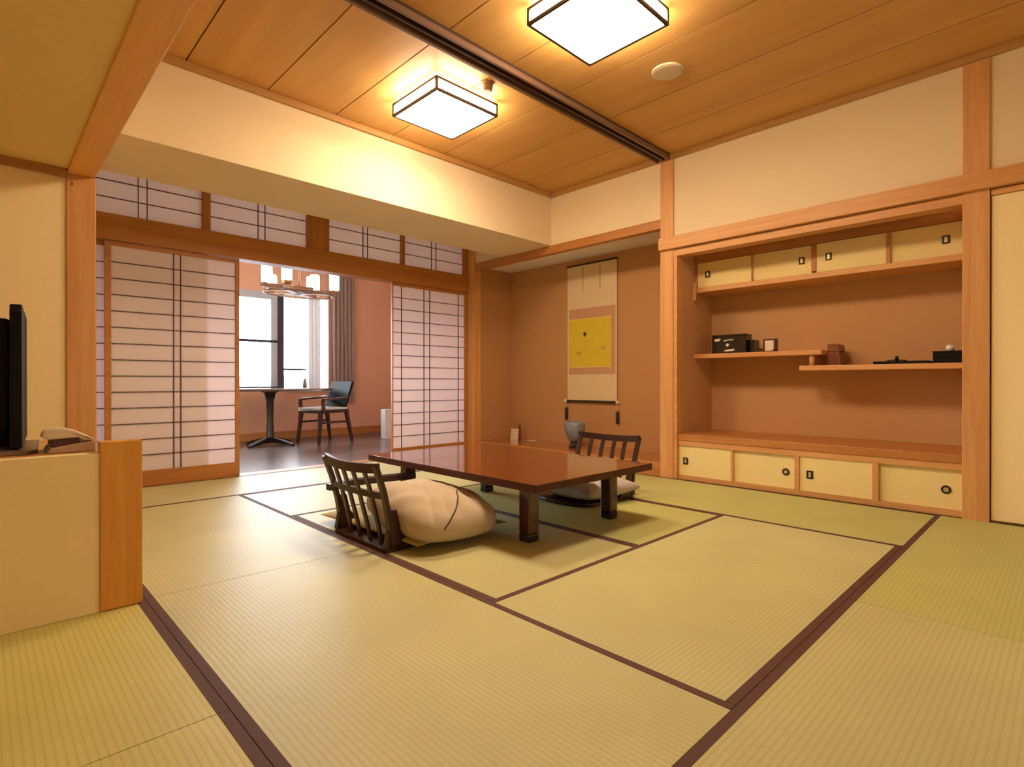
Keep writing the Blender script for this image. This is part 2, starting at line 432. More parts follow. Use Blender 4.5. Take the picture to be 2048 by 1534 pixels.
# tokonoma shell
TX, TY, TZ = 4.745, 4.88, .118
struct('wall_tokonoma_back', MB().box(TX, TX+.05, 2.40, TY+.1, -.03, 2.25), 'sandwall')
struct('wall_tokonoma_left', MB().box(XB+.085, TX, TY, TY+.06, -.03, 2.25), 'sandwall')
struct('wall_tokonoma_right', MB().box(XB+.10, TX, 2.40, 2.443, -.03, 2.25), 'sandwall')
struct('ceiling_tokonoma', MB().box(XB+.06, TX, 2.443, TY, 2.155, 2.2), 'white')
struct('floor_tokonoma', MB().box(XB+.05, TX, 2.443, TY, .0, TZ), 'lacquer_floor')
struct('trim_8', MB().box(XB-.012, XB+.05, 2.443, 4.87, -.03, TZ, 0, .005), 'cedar_y')
struct('trim_9', MB().box(XB-.012, XB+.06, 2.443, 4.93, 2.098, 2.178, 0, .004), 'cedar_y')
# corner post between screens and tokonoma
struct('trim_10', MB().box(XB-.02, XB+.085, 4.86, 5.06, -.03, 2.46, 0, .004), 'hinoki_z')
# header beam and its post
struct('trim_11', MB().box(.335, .452, -1.3, 3.80, 1.90, 2.02, 0, .004), 'knotty_y')
struct('wall_header', MB().box(.345, .45, -1.3, 4.42, 2.02, H+.02), 'plaster')
struct('trim_12', MB().box(.330, .456, YB, YB+.126, -.03, 1.90, 0, .004), 'knotty_z')
struct('wall_annex_back', MB().box(-1.3, .331, YB+.01, YB+.09, -.03, 1.95), 'plaster_annex')
struct('trim_13', MB().box(-1.3, .334, YB-.018, YB+.01, 1.872, 1.915, 0, .003), 'cedar_x')
struct('wall_annex_left', MB().box(-1.36, -1.3, -1.3, 8.0, -.03, H), 'white')
struct('wall_back', MB().box(-1.36, XB+.12, -1.36, -1.3, -.03, H+.05), 'white')
struct('wall_passage', MB().box(.33, .40, YB+.126, 5.12, -.03, 2.5), 'plaster')

# screens wall: rails, posts
struct('trim_14', MB().box(.40, XB-.02, 4.955, 5.095, 1.853, 2.046, 0, .003), 'kamoi_x')          # head rail
struct('trim_15', MB().box(.40, XB-.02, 4.956, 5.10, -.03, .0015), 'kamoi_x')                    # sill track
struct('trim_16', MB().box(2.20, 2.405, 4.97, 5.08, 2.046, 2.50, 0, .003), 'kamoi_z')             # wide mullion
struct('trim_17', MB().box(1.322, 1.377, 4.985, 5.07, 2.046, 2.44).box(3.222, 3.262, 4.985, 5.07, 2.046, 2.44).box(4.072, 4.125, 4.97, 5.08, 2.046, 2.46), 'kamoi_z')
struct('trim_18', MB().box(.40, XB, 4.97, 5.08, 2.44, 2.50), 'kamoi_x')

def shoji(name, x0, x1, y, z0, z1, stile, stile_r, bot, top, vert, rows, fm='cedar', kind='structure', sheet='paper'):
    """sliding paper screen: wooden frame, paper sheet, thin dark lattice on the room side"""
    t = .028
    f = MB().box(x0, x0+stile, y, y+t, z0, z1, 0, .002).box(x1-stile_r, x1, y, y+t, z0, z1, 0, .002)
    f.box(x0+stile, x1-stile_r, y+.001, y+t-.001, z0, z0+bot).box(x0+stile, x1-stile_r, y+.001, y+t-.001, z1-top, z1)
    d = obj(name, f, fm+'_x'); d['kind'] = kind
    px0, px1, pz0, pz1 = x0+stile, x1-stile_r, z0+bot, z1-top
    obj('paper', MB().box(px0, px1, y+.011, y+.0125, pz0, pz1), sheet, d)
    l = MB()
    for k in range(1, rows):
        z = pz0+(pz1-pz0)*k/rows; l.box(px0, px1, y+.003, y+.0108, z-.0032, z+.0032)
    for v in vert: l.box(v-.0032, v+.0032, y+.0025, y+.0105, pz0, pz1)
    obj('lattice', l, 'lattice', d)
    return d
shoji('door_1', .665, 1.600, 4.985, .003, 1.850, .040, .032, .115, .032, [1.111, 1.160], 14)
shoji('door_2', .42, 1.367, 5.035, .003, 1.850, .03, .006, .115, .032, [.62, .80, 1.0], 14)
shoji('door_3', 3.105, 4.121, 4.985, .003, 1.850, .013, .042, .10, .032, [3.221, 3.51, 3.587, 3.99], 14)
for i, (a, b, vs) in enumerate([(.42, 1.322, (.879, .937)), (1.377, 2.20, (1.763, 1.822)), (2.405, 3.222, (2.781, 2.832)), (3.262, 4.072, (3.625, 3.687))]):
    shoji('window_%d' % (i+2), a, b, 5.005, 2.047, 2.44, .004, .004, .004, .01, vs, 3, 'kamoi', sheet='paper_high')

# ------------------------------------------------------------------ far room
FY = 7.84
fw = MB()
wx0, wx1, wz0, wz1 = 1.30, 3.775, .69, 2.06
fw.box(-1.3, 5.1, FY, FY+.1, -.03, wz0).box(-1.3, 5.1, FY, FY+.1, wz1, 2.5).box(-1.3, wx0, FY, FY+.1, wz0, wz1).box(wx1, 5.1, FY, FY+.1, wz0, wz1)
struct('wall_far', fw, 'farwall')
struct('wall_far_right', MB().box(5.02, 5.1, 5.1, 8.0, -.03, 2.5).box(XB+.085, 5.1, 5.06, 5.14, -.03, 2.5), 'farwall')
struct('baseboard_far', MB().box(-1.3, 5.02, FY-.02, FY, -.004, .105, 0, .003), 'cedar_x')
win = struct('window_1', MB().box(3.02, 3.10, FY-.03, FY+.05, wz0, wz1).box(wx0, 3.02, FY-.03, FY+.05, wz0, wz0+.05).box(wx0, 3.02, FY-.005, FY+.05, 1.354, 1.390), 'alu_dark')
obj('sash', MB().box(2.93, 3.02, FY+.0, FY+.06, wz0+.05, wz1-.02).box(wx0, 2.93, FY+.0, FY+.06, wz1-.10, wz1), 'alu_grey', win)
obj('frame', MB().box(3.10, wx1, FY-.02, FY+.06, wz1-.03, wz1).box(wx1-.015, wx1, FY-.02, FY+.06, wz0, wz1-.03).box(3.10, wx1, FY-.06, FY+.06, wz0-.02, wz0+.012), 'white', win)
obj('rail', MB().box(3.10, 3.44, FY+.01, FY+.05, .972, .998), 'alu_dark', win)
obj('pane', MB().box(wx0, 3.02, FY+.025, FY+.03, wz0, wz1), 'glass', win)
obj('pane', MB().box(3.10, wx1, FY+.025, FY+.03, wz0, wz1), 'glass', win)
struct('trim_19', MB().box(-1.3, 6, 8.5, 8.7, -.4, .90), 'ledge')

def drape(x0, x1, y, z0, z1, amp, n, mat, name, label):
    bm = bmesh.new(); N = n*10; F, Bk = [], []
    for i in range(N+1):
        x = x0+(x1-x0)*i/N; ph = 2*math.pi*n*i/N
        F.append([]); Bk.append([])
        for k in range(9):
            z = z0+(z1-z0)*k/8; a = amp*(1+.25*math.sin(k*.9+ph*.3))
            yy = y+a*math.sin(ph+.15*k)
            F[-1].append(bm.verts.new((x, yy, z))); Bk[-1].append(bm.verts.new((x, yy+.004, z)))
    for i in range(N):
        for k in range(8):
            bm.faces.new((F[i][k], F[i+1][k], F[i+1][k+1], F[i][k+1])); bm.faces.new((Bk[i][k], Bk[i][k+1], Bk[i+1][k+1], Bk[i+1][k]))
    for f in bm.faces: f.smooth = True
    return tag(obj(name, bm, mat), label, 'curtain')
drape(3.80, 4.17, FY-.07, .50, 2.40, .022, 6, 'drape', 'curtain', 'taupe pleated curtain drawn beside the far bright window')
drape(3.43, 3.605, FY-.10, .705, 2.06, .012, 3, 'sheer', 'sheer_curtain', 'white sheer curtain gathered in the middle of the far window')

# chandelier
ch = thing('chandelier', 'chandelier with pale glowing glass shades on a brown wooden frame in the far room', 'chandelier', (2.72, 6.4, 1.86))
fr = MB()
fr.bar([(2.25, 6.28, 1.885), (3.15, 6.42, 1.885)], .07, .05).bar([(2.40, 6.62, 1.865), (3.06, 6.16, 1.865)], .07, .045).bar([(2.40, 6.16, 1.865), (3.02, 6.66, 1.865)], .07, .045)
fr.box(2.60, 2.84, 6.28, 6.52, 1.85, 1.92, 0, .006)
obj('frame', fr, 'chand', ch)
obj('rod', MB().tube([(2.72, 6.4, 1.90), (2.72, 6.4, 2.46)], .012), 'chand', ch)
obj('ceiling_plate', MB().lathe([(.07, 0), (.07, .04)], (2.72, 6.4, 2.46), 24), 'chand', ch)
ring = [(2.72+.40*math.cos(a*math.pi/12), 6.4+.30*math.sin(a*math.pi/12), 1.845) for a in range(25)]
obj('ring', MB().tube(ring, .012), 'chand', ch)
for (x, y, z, h) in ((2.31, 6.30, 1.90, .22), (2.46, 6.56, 1.885, .17), (2.50, 6.22, 1.95, .20), (2.85, 6.36, 1.885, .17), (2.99, 6.58, 1.93, .20), (3.08, 6.24, 1.90, .23)):
    obj('lamp_shade', MB().lathe([(.040, 0), (.056, .012), (.058, h*.5), (.056, h-.01), (.05, h)], (x, y, z), 24), 'shade', ch)
    obj('lamp_holder', MB().box(x-.04, x+.04, y-.04, y+.04, z-.035, z+.004, 0, .004), 'chand', ch)

# far table
ft = thing('oval_table', 'dark oval pedestal table in front of the far window', 'table', (2.55, 7.15, 0))
top = bmesh.new(); NN = 48; A, Bq, Cq = [], [], []
for i in range(NN):
    a = 2*math.pi*i/NN; c, s_ = math.cos(a), math.sin(a)
    ex = math.copysign(abs(c)**.8, c)*.92; ey = math.copysign(abs(s_)**.8, s_)*.46
    A.append(top.verts.new((2.55+ex, 7.15+ey, .722))); Bq.append(top.verts.new((2.55+ex, 7.15+ey, .707))); Cq.append(top.verts.new((2.55+ex*.94, 7.15+ey*.92, .69)))
top.faces.new(A); top.faces.new(list(reversed(Cq)))
for P_, Q_ in ((A, Bq), (Bq, Cq)):
    for i in range(NN): top.faces.new((P_[i], Q_[i], Q_[(i+1) % NN], P_[(i+1) % NN]))
bmesh.ops.recalc_face_normals(top, faces=top.faces)
obj('tabletop', top, 'tabletop_far', ft)
obj('pedestal', MB().lathe([(.12, .69), (.07, .66), (.045, .55), (.04, .3), (.05, .1), (.07, .03)], (2.66, 7.15, 0), 24), 'black', ft)
b_ = MB()
for k in range(4):
    a = k*math.pi/2+.5
    b_.bar([(2.66+.03*math.cos(a), 7.15+.03*math.sin(a), .07), (2.66+.2*math.cos(a), 7.15+.2*math.sin(a), .045), (2.66+.36*math.cos(a), 7.15+.36*math.sin(a), .012)], [.07, .06, .05], [.07, .045, .024])
obj('base', b_, 'black', ft)

# far armchair (faces the table, -x)
fc = thing('armchair', 'dark wooden armchair with pale seat beside the far oval table', 'chair', (3.29, 6.95, 0), R(12))
def L(name, mb, mat, par=fc): return obj(name, mb, mat, par, local=True)
L('seat', MB().box(-.24, .22, -.23, .23, .40, .44, 0, .012), 'dark_x')
L('seat_pad', MB().box(-.25, .20, -.22, .22, .441, .468, 0, .012), 'seat_white')
bk = MB().prism([(.17, .47), (.20, .47), (.32, .80), (.285, .81)], 'y', -.21, .21, 0, .008)
L('backrest', bk, 'black_mat')
L('back_pad', MB().prism([(.262, .72), (.273, .715), (.300, .795), (.287, .80)], 'y', -.17, .17), 'seat_white')
for sy in (-1, 1):
    L('leg', MB().bar([(-.21, sy*.20, .40), (-.25, sy*.22, 0)], [.045, .028], [.045, .028], (0, 1, 0)), 'dark_z')
    L('leg', MB().bar([(.19, sy*.20, .44), (.27, sy*.23, 0)], [.045, .028], [.045, .028], (0, 1, 0)), 'dark_z')
    L('armrest', MB().bar([(-.20, sy*.235, .575), (.0, sy*.25, .585), (.20, sy*.225, .60)], .05, .024).bar([(-.19, sy*.235, .43), (-.20, sy*.235, .575)], .035, .035, (0, 1, 0)), 'maroon')
    L('stretcher', MB().bar([(-.225, sy*.21, .28), (.22, sy*.215, .28)], .02, .028), 'dark_x')
# white box by the right screen
wl = thing('floor_box', 'narrow white upright box on the dark floor beside the right paper screen', 'box', (4.17, 6.85, -.004))
obj('body', MB().box(4.115, 4.215, 6.79, 6.91, -.004, .40, 0, .004), 'white', wl)
obj('lid', MB().box(4.112, 4.218, 6.787, 6.913, .40, .415, 0, .003), 'white', wl)
tag(obj('sill_ornament', MB().lathe([(.02, 0), (.035, .02), (.03, .08), (.018, .13), (.02, .15)], (3.40, FY-.03, .703), 20), 'tvstand'), 'small dark ornament on the far window sill', 'ornament')

# ------------------------------------------------------------------ tatami
def tatami(x0, x1, y0, y1, axis, label, tone=''):
    g, hb = .0012, .026
    x0 += g; x1 -= g; y0 += g; y1 -= g
    o = obj('tatami_mat', MB().box(x0, x1, y0, y1, -.032, 0, 0, .0008), 'tatami_'+tone+axis)
    tag(o, label, 'tatami mat', None)
    for e in (0, 1):
        b = MB()
        if axis == 'y':
            a = (x0-.0002, x0+hb) if e == 0 else (x1-hb, x1+.0002); b.box(*a, y0-.0003, y1+.0003, -.03, .0012)
        else:
            a = (y0-.0002, y0+hb) if e == 0 else (y1-hb, y1+.0002); b.box(x0-.0003, x1+.0003, *a, -.03, .0012)
        obj('border', b, 'heri', o)
a0, a1, a2, a3, a4 = .438, 1.340, 2.297, 3.205, XB-.012
b0, b1, b2, b3, b4, b5 = .582, 1.490, 2.385, 3.25, 4.125, 4.955
tatami(a0, a1, b0, b2, 'y', 'long tatami mat in the foreground running away from the camera beside the low partition')
tatami(a0, a1, b2, b4, 'y', 'tatami mat behind the left legless chair, with soft grey daylight on it')
tatami(a0, a2, b4, b5, 'x', 'tatami mat along the foot of the left paper screen and the opening')
tatami(a2, a4, b4, b5, 'x', 'tatami mat along the foot of the right paper screen, behind the low table')
tatami(a1, a3, b3, b4, 'x', 'bright tatami mat just beyond the low table towards the opening')
tatami(a1, a2, b1, b3, 'y', 'tatami mat under the left legless chair and the near table leg')
tatami(a2, a3, b1, b3, 'y', 'tatami mat under the right half of the low table', 'g')
tatami(a1, a3, b0, b1, 'x', 'tatami mat in the middle of the room in front of the low table, lit brightest')
tatami(a3, a4, b0, b2, 'y', 'tatami mat along the foot of the shelf alcove cabinets', 'g')
tatami(a3, a4, b2, b4, 'y', 'tatami mat at the foot of the scroll alcove', 'g')
tatami(a0, a2, -.32, b0, 'x', 'tatami mat at the bottom right corner of the photo, ridges clearly seen')
tatami(a2, a4, -.32, b0, 'x', 'tatami mat at the right edge in front of the closet panel', 'g')
tatami(-.47, a0, 1.44, 3.24, 'y', 'tatami mat at the foot of the low partition under the television', 'w')
tatami(-.47, a0, -.36, 1.44, 'y', 'tatami mat cut off in the bottom left corner of the photo', 'w')

# ------------------------------------------------------------------ ceiling fittings
def ceiling_lamp(x0, x1, y0, y1, label):
    t = thing('ceiling_lamp', label, 'ceiling lamp', ((x0+x1)/2, (y0+y1)/2, H-.10), 0, 'square ceiling lamps')
    zb, zt = H-.10, H-.028
    obj('diffuser', MB().box(x0+.004, x1-.004, y0+.004, y1-.004, zb+.002, zt), 'lamp', t)
    e = .0075; f = MB()
    for z in (zb, zt):
        for yy in (y0, y1): f.box(x0-e, x1+e, yy-e, yy+e, z-e, z+e)
        for xx in (x0, x1): f.box(xx-e, xx+e, y0+e, y1-e, z-e, z+e)
    for xx in (x0, x1):
        for yy in (y0, y1): f.box(xx-e, xx+e, yy-e, yy+e, zb+e, zt-e)
    obj('frame', f, 'lampframe', t)
    obj('mount', MB().box(x0+.03, x1-.03, y0+.03, y1-.03, zt+.002, H), 'hinoki_x', t)
ceiling_lamp(1.985, 2.48, 1.43, 1.915, 'larger looking square glowing ceiling lamp, cut by the top of the photo')
ceiling_lamp(2.012, 2.508, 2.727, 3.208, 'square glowing ceiling lamp nearer the paper screens, shown whole')
sp = thing('ceiling_speaker', 'round cream speaker grille set in the wooden ceiling', 'speaker', (3.016, 1.735, H-.012))
obj('grille', MB().lathe([(.08, -.008), (.083, -.004), (.083, .0)], (3.016, 1.735, H), 48), 'speaker', sp)
obj('rim', MB().lathe([(.083, -.006), (.087, -.011), (.093, -.007), (.095, 0)], (3.016, 1.735, H), 48), 'speaker_ring', sp)
for o_ in sp.children:
    if o_.name.startswith('grille'): o_.location.z -= .006
dt = thing('smoke_detector', 'small brown round detector on the ceiling beside the whole square lamp', 'detector', (2.32, 2.61, H-.05))
obj('housing', MB().lathe([(.022, -.05), (.034, -.042), (.038, -.012), (.038, -.008)], (2.32, 2.61, H), 28), 'detector', dt)
obj('base', MB().lathe([(.048, -.008), (.048, 0)], (2.32, 2.61, H), 28), 'detector', dt)

# ------------------------------------------------------------------ low table
tb = thing('low_table', 'low reddish brown lacquered table with glossy top on the tatami', 'table', (2.31, 2.455, 0))
x0, x1, y0, y1 = 1.815, 2.800, 1.707, 3.205
tp = MB(); tp.box(x0, x1, y0, y1, .292, .330, 0, .003)
for f in tp.bm.faces:
    f.normal_update()
    if abs(f.normal.z) < .5: f.material_index = 1
obj('tabletop', tp, ['lacquer', 'lacquer_edge'], tb)
obj('apron', MB().box(x0+.07, x1-.07, y0+.07, y1-.07, .272, .2915, 0, .003), 'lacquer', tb)
for lx in (1.985, 2.665):
    for ly in (1.915, 3.00):
        l = obj('leg', MB().box(lx-.037, lx+.037, ly-.037, ly+.037, .042, .272, 0, .008), 'legwood', tb)
        obj('foot', MB().box(lx-.0368, lx+.0368, ly-.0368, ly+.0368, .0015, .0415, 0, .0075), 'black', l)

# ------------------------------------------------------------------ legless chairs
def legless_chair(label, loc, flip, mid=True):
    """local: faces +x, backrest over x=0; arm on local side 'flip'"""
    t = thing('legless_chair', label, 'chair', loc, 0 if flip > 0 else math.pi)
    def P(n, mb, m): return obj(n, mb, m, t, local=True)
    s = MB(); pts = []
    for k in range(9):
        a = -math.pi/2+math.pi*k/8; pts.append((.42+.10*math.cos(a), .235*math.sin(a)))
    s.prism([(-.03, -.25), (.02, -.26)]+pts+[(.02, .26), (-.03, .25)], 'z', .0018, .022, 0, .004)
    P('seat', s, 'dark_x')
    def bx(z): return .01 - .02*(z/.4) - .075*(z/.42)**2          # backrest curve
    def arc(y): return -.022*(1-(y/.25)**2)                        # bows away from the sitter
    for sy in (-1, 1):
        zs = [.02, .08, .18, .30, .415]
        st = MB().bar([(bx(z), sy*(.245+.012*z/.4), z) for z in zs], [.022]*5, [.042, .036, .031, .029, .028], (0, 1, 0))
        P('stile', st, 'dark_z')
        P('foot', MB().prism([(-.03, .022), (.17, .022), (.10, .055), (.05, .11), (.028, .20), (.004, .20)], 'y', sy*.245-.016, sy*.245+.016, 0, .003), 'dark_x')
    r = MB(); ys = [-.265+.53*k/12 for k in range(13)]
    r.bar([(bx(.395)+arc(y), y, .392+.012*(y/.26)**2) for y in ys], .020, .044); P('top_rail', r, 'dark_y')
    if mid:
        r = MB(); ys = [-.235+.47*k/12 for k in range(13)]
        r.bar([(bx(.265)+arc(y), y, .268) for y in ys], .018, .030); P('middle_rail', r, 'dark_y')
    for y in (-.155, -.055, .045, .14):
        zs = [.022, .1, .2, .3, .385]
        P('slat', MB().bar([(bx(z)+arc(y)*min(1, z/.2), y, z) for z in zs], .011, .027, (0, 1, 0)), 'dark_z')
    q = flip
    a = MB().bar([(-.045, q*.295, .238), (.10, q*.315, .243), (.30, q*.318, .240), (.50, q*.300, .236)], [.04, .055, .06, .06], .034)
    a.bar([(.475, q*.300, .225), (.46, q*.295, .12), (.44, q*.262, .012)], [.05, .045, .05], [.03, .028, .03], (0, 1, 0))
    a.bar([(bx(.24), q*.25, .24), (-.03, q*.295, .238)], .03, .03)
    P('armrest', a, 'dark_x')
    return t
legless_chair('dark slatted legless chair seen from behind, left of the low table', (1.385, 2.49, 0), 1)
legless_chair('dark slatted legless chair on the scroll side of the low table, facing the camera', (3.235, 2.385, 0), -1, False)

def put_cushion(name, label, loc, rot, bm, mat, cat='cushion', group=None):
    o = obj(name, bm, mat, local=True); o.location = loc; o.rotation_euler = rot
    return tag(o, label, cat, group)
put_cushion('floor_cushion', 'flat shaded-olive floor cushion spread under the puffy beige one on the left chair', (1.715, 2.56, .0225), (0, 0, R(3)), cushion_bm(.60, .90, .055, pinch=.06, fold=.004, seed=3), 'zab_flat')
cu = put_cushion('floor_cushion', 'puffy folded beige cushion on the left legless chair', (1.690, 2.365, .026), (R(5), R(2), R(-4)), cushion_bm(.52, .69, .235, nx=64, ny=64, pinch=.02, fold=.013, seed=5, corner=.17), 'zab')
# dark tube standing in for crease shade on the puffy cushion's near side
pts = []
ph_ = random.Random(5); phs = [ph_.uniform(0, 6) for _ in range(8)]
for k in range(25):
    t_ = k/24; vv = -.999+.72*t_**2; uu = -.50+.86*t_**1.2
    p = max(0, (1-abs(uu)**2.6))*max(0, (1-abs(vv)**2.6)); hh = p**.42
    wr = .013*math.sin(6*uu+3*vv+phs[0])*math.sin(5*vv-2*uu+phs[1])*hh*(1-hh*.35)+.013*.6*math.sin(13*(uu*.7+vv)+phs[2])*p**.3*(1-p**.8)
    wr += creases(uu, vv, .013*1.7)*p**.4
    kk = 1-.17*abs(uu*vv)**3
    pts.append((kk*uu*.26*(1-.02*(1-vv*vv)*abs(uu)**3), kk*vv*.345*(1-.02*(1-uu*uu)*abs(vv)**3), .235*.45+.235*.55*hh+wr+.0016))
obj('crease_line', MB().tube(pts, .0035, 8), 'crease_line', cu, local=True)
put_cushion('floor_cushion', 'grey floor cushion on the legless chair beyond the table, half hidden by the tabletop', (2.985, 2.37, .0225), (0, 0, R(-4)), cushion_bm(.52, .60, .15, pinch=.06, fold=.010, seed=8), 'zab_grey')

# ------------------------------------------------------------------ tokonoma contents
sc = thing('hanging_scroll', 'tall hanging scroll with a gold panel in the alcove', 'scroll', (TX-.02, 3.63, .585))
sx = TX-.014; sy0, sy1, sz0, sz1 = 3.300, 3.962, .592, 2.085
obj('mounting', MB().box(sx-.002, sx+.002, sy0, sy1, sz0, sz1), 'scroll', sc)
obj('brocade', MB().box(sx-.0032, sx-.0021, sy0+.018, sy1-.022, .885, 1.605), 'scroll_mid', sc)
ar = obj('artwork', MB().box(sx-.0048, sx-.0033, 3.372, 3.945-.01, .970, 1.485), 'art', sc)
for za in (.962, 1.485): obj('edging', MB().box(sx-.0052, sx-.0034, 3.372, 3.935, za, za+.008), 'art_edge', ar)
fl = MB()
fl.lathe([(.0, -.0056), (.022, -.0056), (.022, -.0049)][1:], (sx, 3.715, 1.325), 14, axis='x')
fl.prism([(3.735, 1.32), (3.695, 1.32), (3.715, 1.29)], 'x', sx-.0056, sx-.0049)
obj('flower', fl, 'ink', ar)
for (yy, zz) in ((3.47, 1.17), (3.80, 1.115)):
    e = .003; sg = MB()
    for dz in (-.014, .014): sg.box(sx-.0056, sx-.0049, yy-.028, yy+.028, zz+dz-e*.6, zz+dz+e*.6)
    for dy in (-.028, 0.002, .028): sg.box(sx-.0056, sx-.0049, yy+dy-e*.6, yy+dy+e*.6, zz-.014, zz+.014)
    obj('seal', sg, 'ink', ar)
for yy in (3.745, 3.515): obj('hanging_strip', MB().box(sx-.0042, sx-.0022, yy-.007, yy+.007, 1.80, sz1-.03), 'scroll_strip', sc)
obj('top_bar', MB().lathe([(.009, sy0-.004), (.009, sy1+.004)], (sx-.004, 0, sz1), 14, axis='y'), 'dark_y', sc)
ro = obj('roller', MB().lathe([(.013, sy0), (.013, sy1)], (sx-.008, 0, sz0), 18, axis='y'), 'dark_y', sc)
for yy, d in ((sy0, -1), (sy1, 1)):
    obj('roller_knob', MB().lathe([(.016, min(yy, yy+d*.03)), (.018, max(yy, yy+d*.03))], (sx-.008, 0, sz0), 18, axis='y'), 'ivory', ro)
for yy, zt_, zb_ in ((sy0-.012, .50, .37), (sy1+.012, .52, .385)):
    w_ = obj('weight', MB().lathe([(.012, zb_), (.018, zb_+.012), (.018, zt_-.012), (.010, zt_)], (sx-.008, yy, 0), 16), 'black', sc)
    obj('cord', MB().tube([(sx-.008, yy, zt_-.002), (sx-.008, yy, .585)], .0022, 6), 'ivory', w_)
# the cord it hangs by
obj('hanging_cord', MB().tube([(sx-.004, 3.50, sz1), (sx-.003, 3.63, sz1+.062), (sx-.004, 3.76, sz1)], .002, 6), 'scroll_strip', sc)

vs = thing('vase', 'blue grey glazed vase with dark narrow foot under the scroll', 'vase', (4.45, 3.63, TZ))
obj('body', MB().lathe([(.04, .06), (.07, .085), (.095, .14), (.108, .20), (.108, .245), (.098, .268), (.082, .272), (.076, .258), (.06, .25)], (4.45, 3.63, TZ), 40), 'vase', vs)
obj('foot', MB().lathe([(.062, 0), (.062, .02), (.05, .05), (.048, .062)], (4.45, 3.63, TZ), 32), 'black', vs)
cd = thing('incense_holder', 'small white card holder with a dark fin in the alcove corner', 'holder', (4.60, 4.68, TZ))
obj('card', MB().prism([(4.585, TZ), (4.600, TZ), (4.612, TZ+.125), (4.600, TZ+.125)], 'y', 4.615, 4.735), 'card', cd)
obj('fin', MB().prism([(4.70, TZ+.0), (4.615, TZ+.0), (4.612, TZ+.16), (4.628, TZ+.18)], 'x', 4.625, 4.64), 'brownbox', cd)
tag(obj('paper_slip', MB().box(4.60, 4.65, 4.36, 4.47, TZ+.0005, TZ+.006, 0, .001), 'card'), 'tiny white slip lying on the polished alcove floor', 'paper')

# ------------------------------------------------------------------ shelf alcove joinery
def pull(y, z, x, kind, par, s=1.0):
    """recessed door pull: dark ring and pale plate"""
    m = MB()
    if kind == 'round':
        m.lathe([(.024*s, x-.004), (.024*s, x+.001)], (0, y, z), 28, axis='x')
        p = MB().lathe([(.013*s, x-.006), (.013*s, x-.004)], (0, y, z), 24, axis='x')
    else:
        w, h = .021*s, .027*s
        m.box(x-.004, x+.001, y-w, y+w, z-h, z+h, 0, .0018)
        p = MB().box(x-.006, x-.0041, y-w*.4, y+w*.4, z-h*.62, z+h*.62, 0, .0006)
    k = obj('pull', m, 'black', par)
    # pale plate joined into the pull mesh's own child level is not allowed deeper: merge as second slot
    me = k.data; bm = bmesh.new(); bm.from_mesh(me)
    off = worldloc(k)
    n0 = len(bm.faces)
    pm = bpy.data.meshes.new('tmp'); p.bm.to_mesh(pm); p.bm.free(); pm.transform(Matrix.Translation(-off)); bm.from_mesh(pm)
    bm.faces.ensure_lookup_table()
    for f in bm.faces[n0:]: f.material_index = 1
    bm.to_mesh(me); bm.free(); bpy.data.meshes.remove(pm); me.materials.append(M['brass'])

uc = thing('upper_cabinet', 'upper wall cabinet with four cream sliding doors above the staggered shelves', 'cabinet', (4.60, 1.38, 1.568))
obj('board', MB().box(4.425, ALX-.002, .459, 2.283, 1.568, 1.608, 0, .003), 'hinoki_y', uc)
obj('carcass', MB().box(4.47, ALX-.002, .459, 2.29, 1.609, 1.623).box(4.470, ALX-.002, .459, 2.29, 1.822, 1.924).box(4.438, 4.47, .459, 2.29, 1.826, 1.924).box(4.44, ALX-.002, 1.332, 1.366, 1.624, 1.821).box(4.44, 4.468, 2.266, 2.29, 1.624, 1.826), 'cedar_y', uc)
obj('end_bracket', MB().box(4.40, 4.424, 2.262, 2.290, 1.50, 1.655, 0, .003), 'hinoki_z', uc)
obj('stile', MB().box(4.437, 4.444, .872, .897, 1.610, 1.822), 'cedar_z', uc); obj('stile', MB().box(4.437, 4.446, 1.799, 1.808, 1.610, 1.822), 'cedar_z', uc)
for (ya, yb, py, kd, dx) in ((1.808, 2.265, 2.176, 'sq', 0), (1.367, 1.812, 1.437, 'sq', .012), (.885, 1.331, 1.251, 'sq', 0), (.460, .880, .576, 'sq', .012)):
    d = obj('sliding_door', MB().box(4.445+dx, 4.456+dx, ya, yb, 1.612, 1.822), 'fusuma', uc)
    pull(py, 1.717, 4.445+dx, kd, d)

lc = thing('lower_cabinet', 'low floor cabinet with four cream sliding doors under a wooden counter', 'cabinet', (4.45, 1.38, 0))
obj('counter', MB().box(XB+.008, ALX-.002, .459, 2.291, .318, .372, 0, .004), 'cedar_y', lc)
obj('carcass', MB().box(XB+.010, 4.22, .459, 2.291, .0, .034).box(XB+.014, 4.20, .459, 2.291, .278, .317).box(4.20, ALX-.002, .459, 2.291, .0, .02).box(XB+.012, 4.20, 1.356, 1.387, .034, .278), 'hinoki_y', lc)
obj('stile', MB().box(XB+.012, XB+.02, .880, .914, .034, .278), 'hinoki_z', lc); obj('stile', MB().box(XB+.016, XB+.024, 1.832, 1.850, .034, .278), 'hinoki_z', lc)
for (ya, yb, py, kd, dx) in ((1.842, 2.290, 2.228, 'sq', 0), (1.388, 1.845, 1.452, 'round', .012), (.90, 1.355, 1.289, 'sq', 0), (.460, .905, .537, 'round', .012)):
    d = obj('sliding_door', MB().box(4.167+dx, 4.178+dx, ya, yb, .035, .277), 'fusuma', lc)
    pull(py, .152, 4.167+dx, kd, d, 1.05)

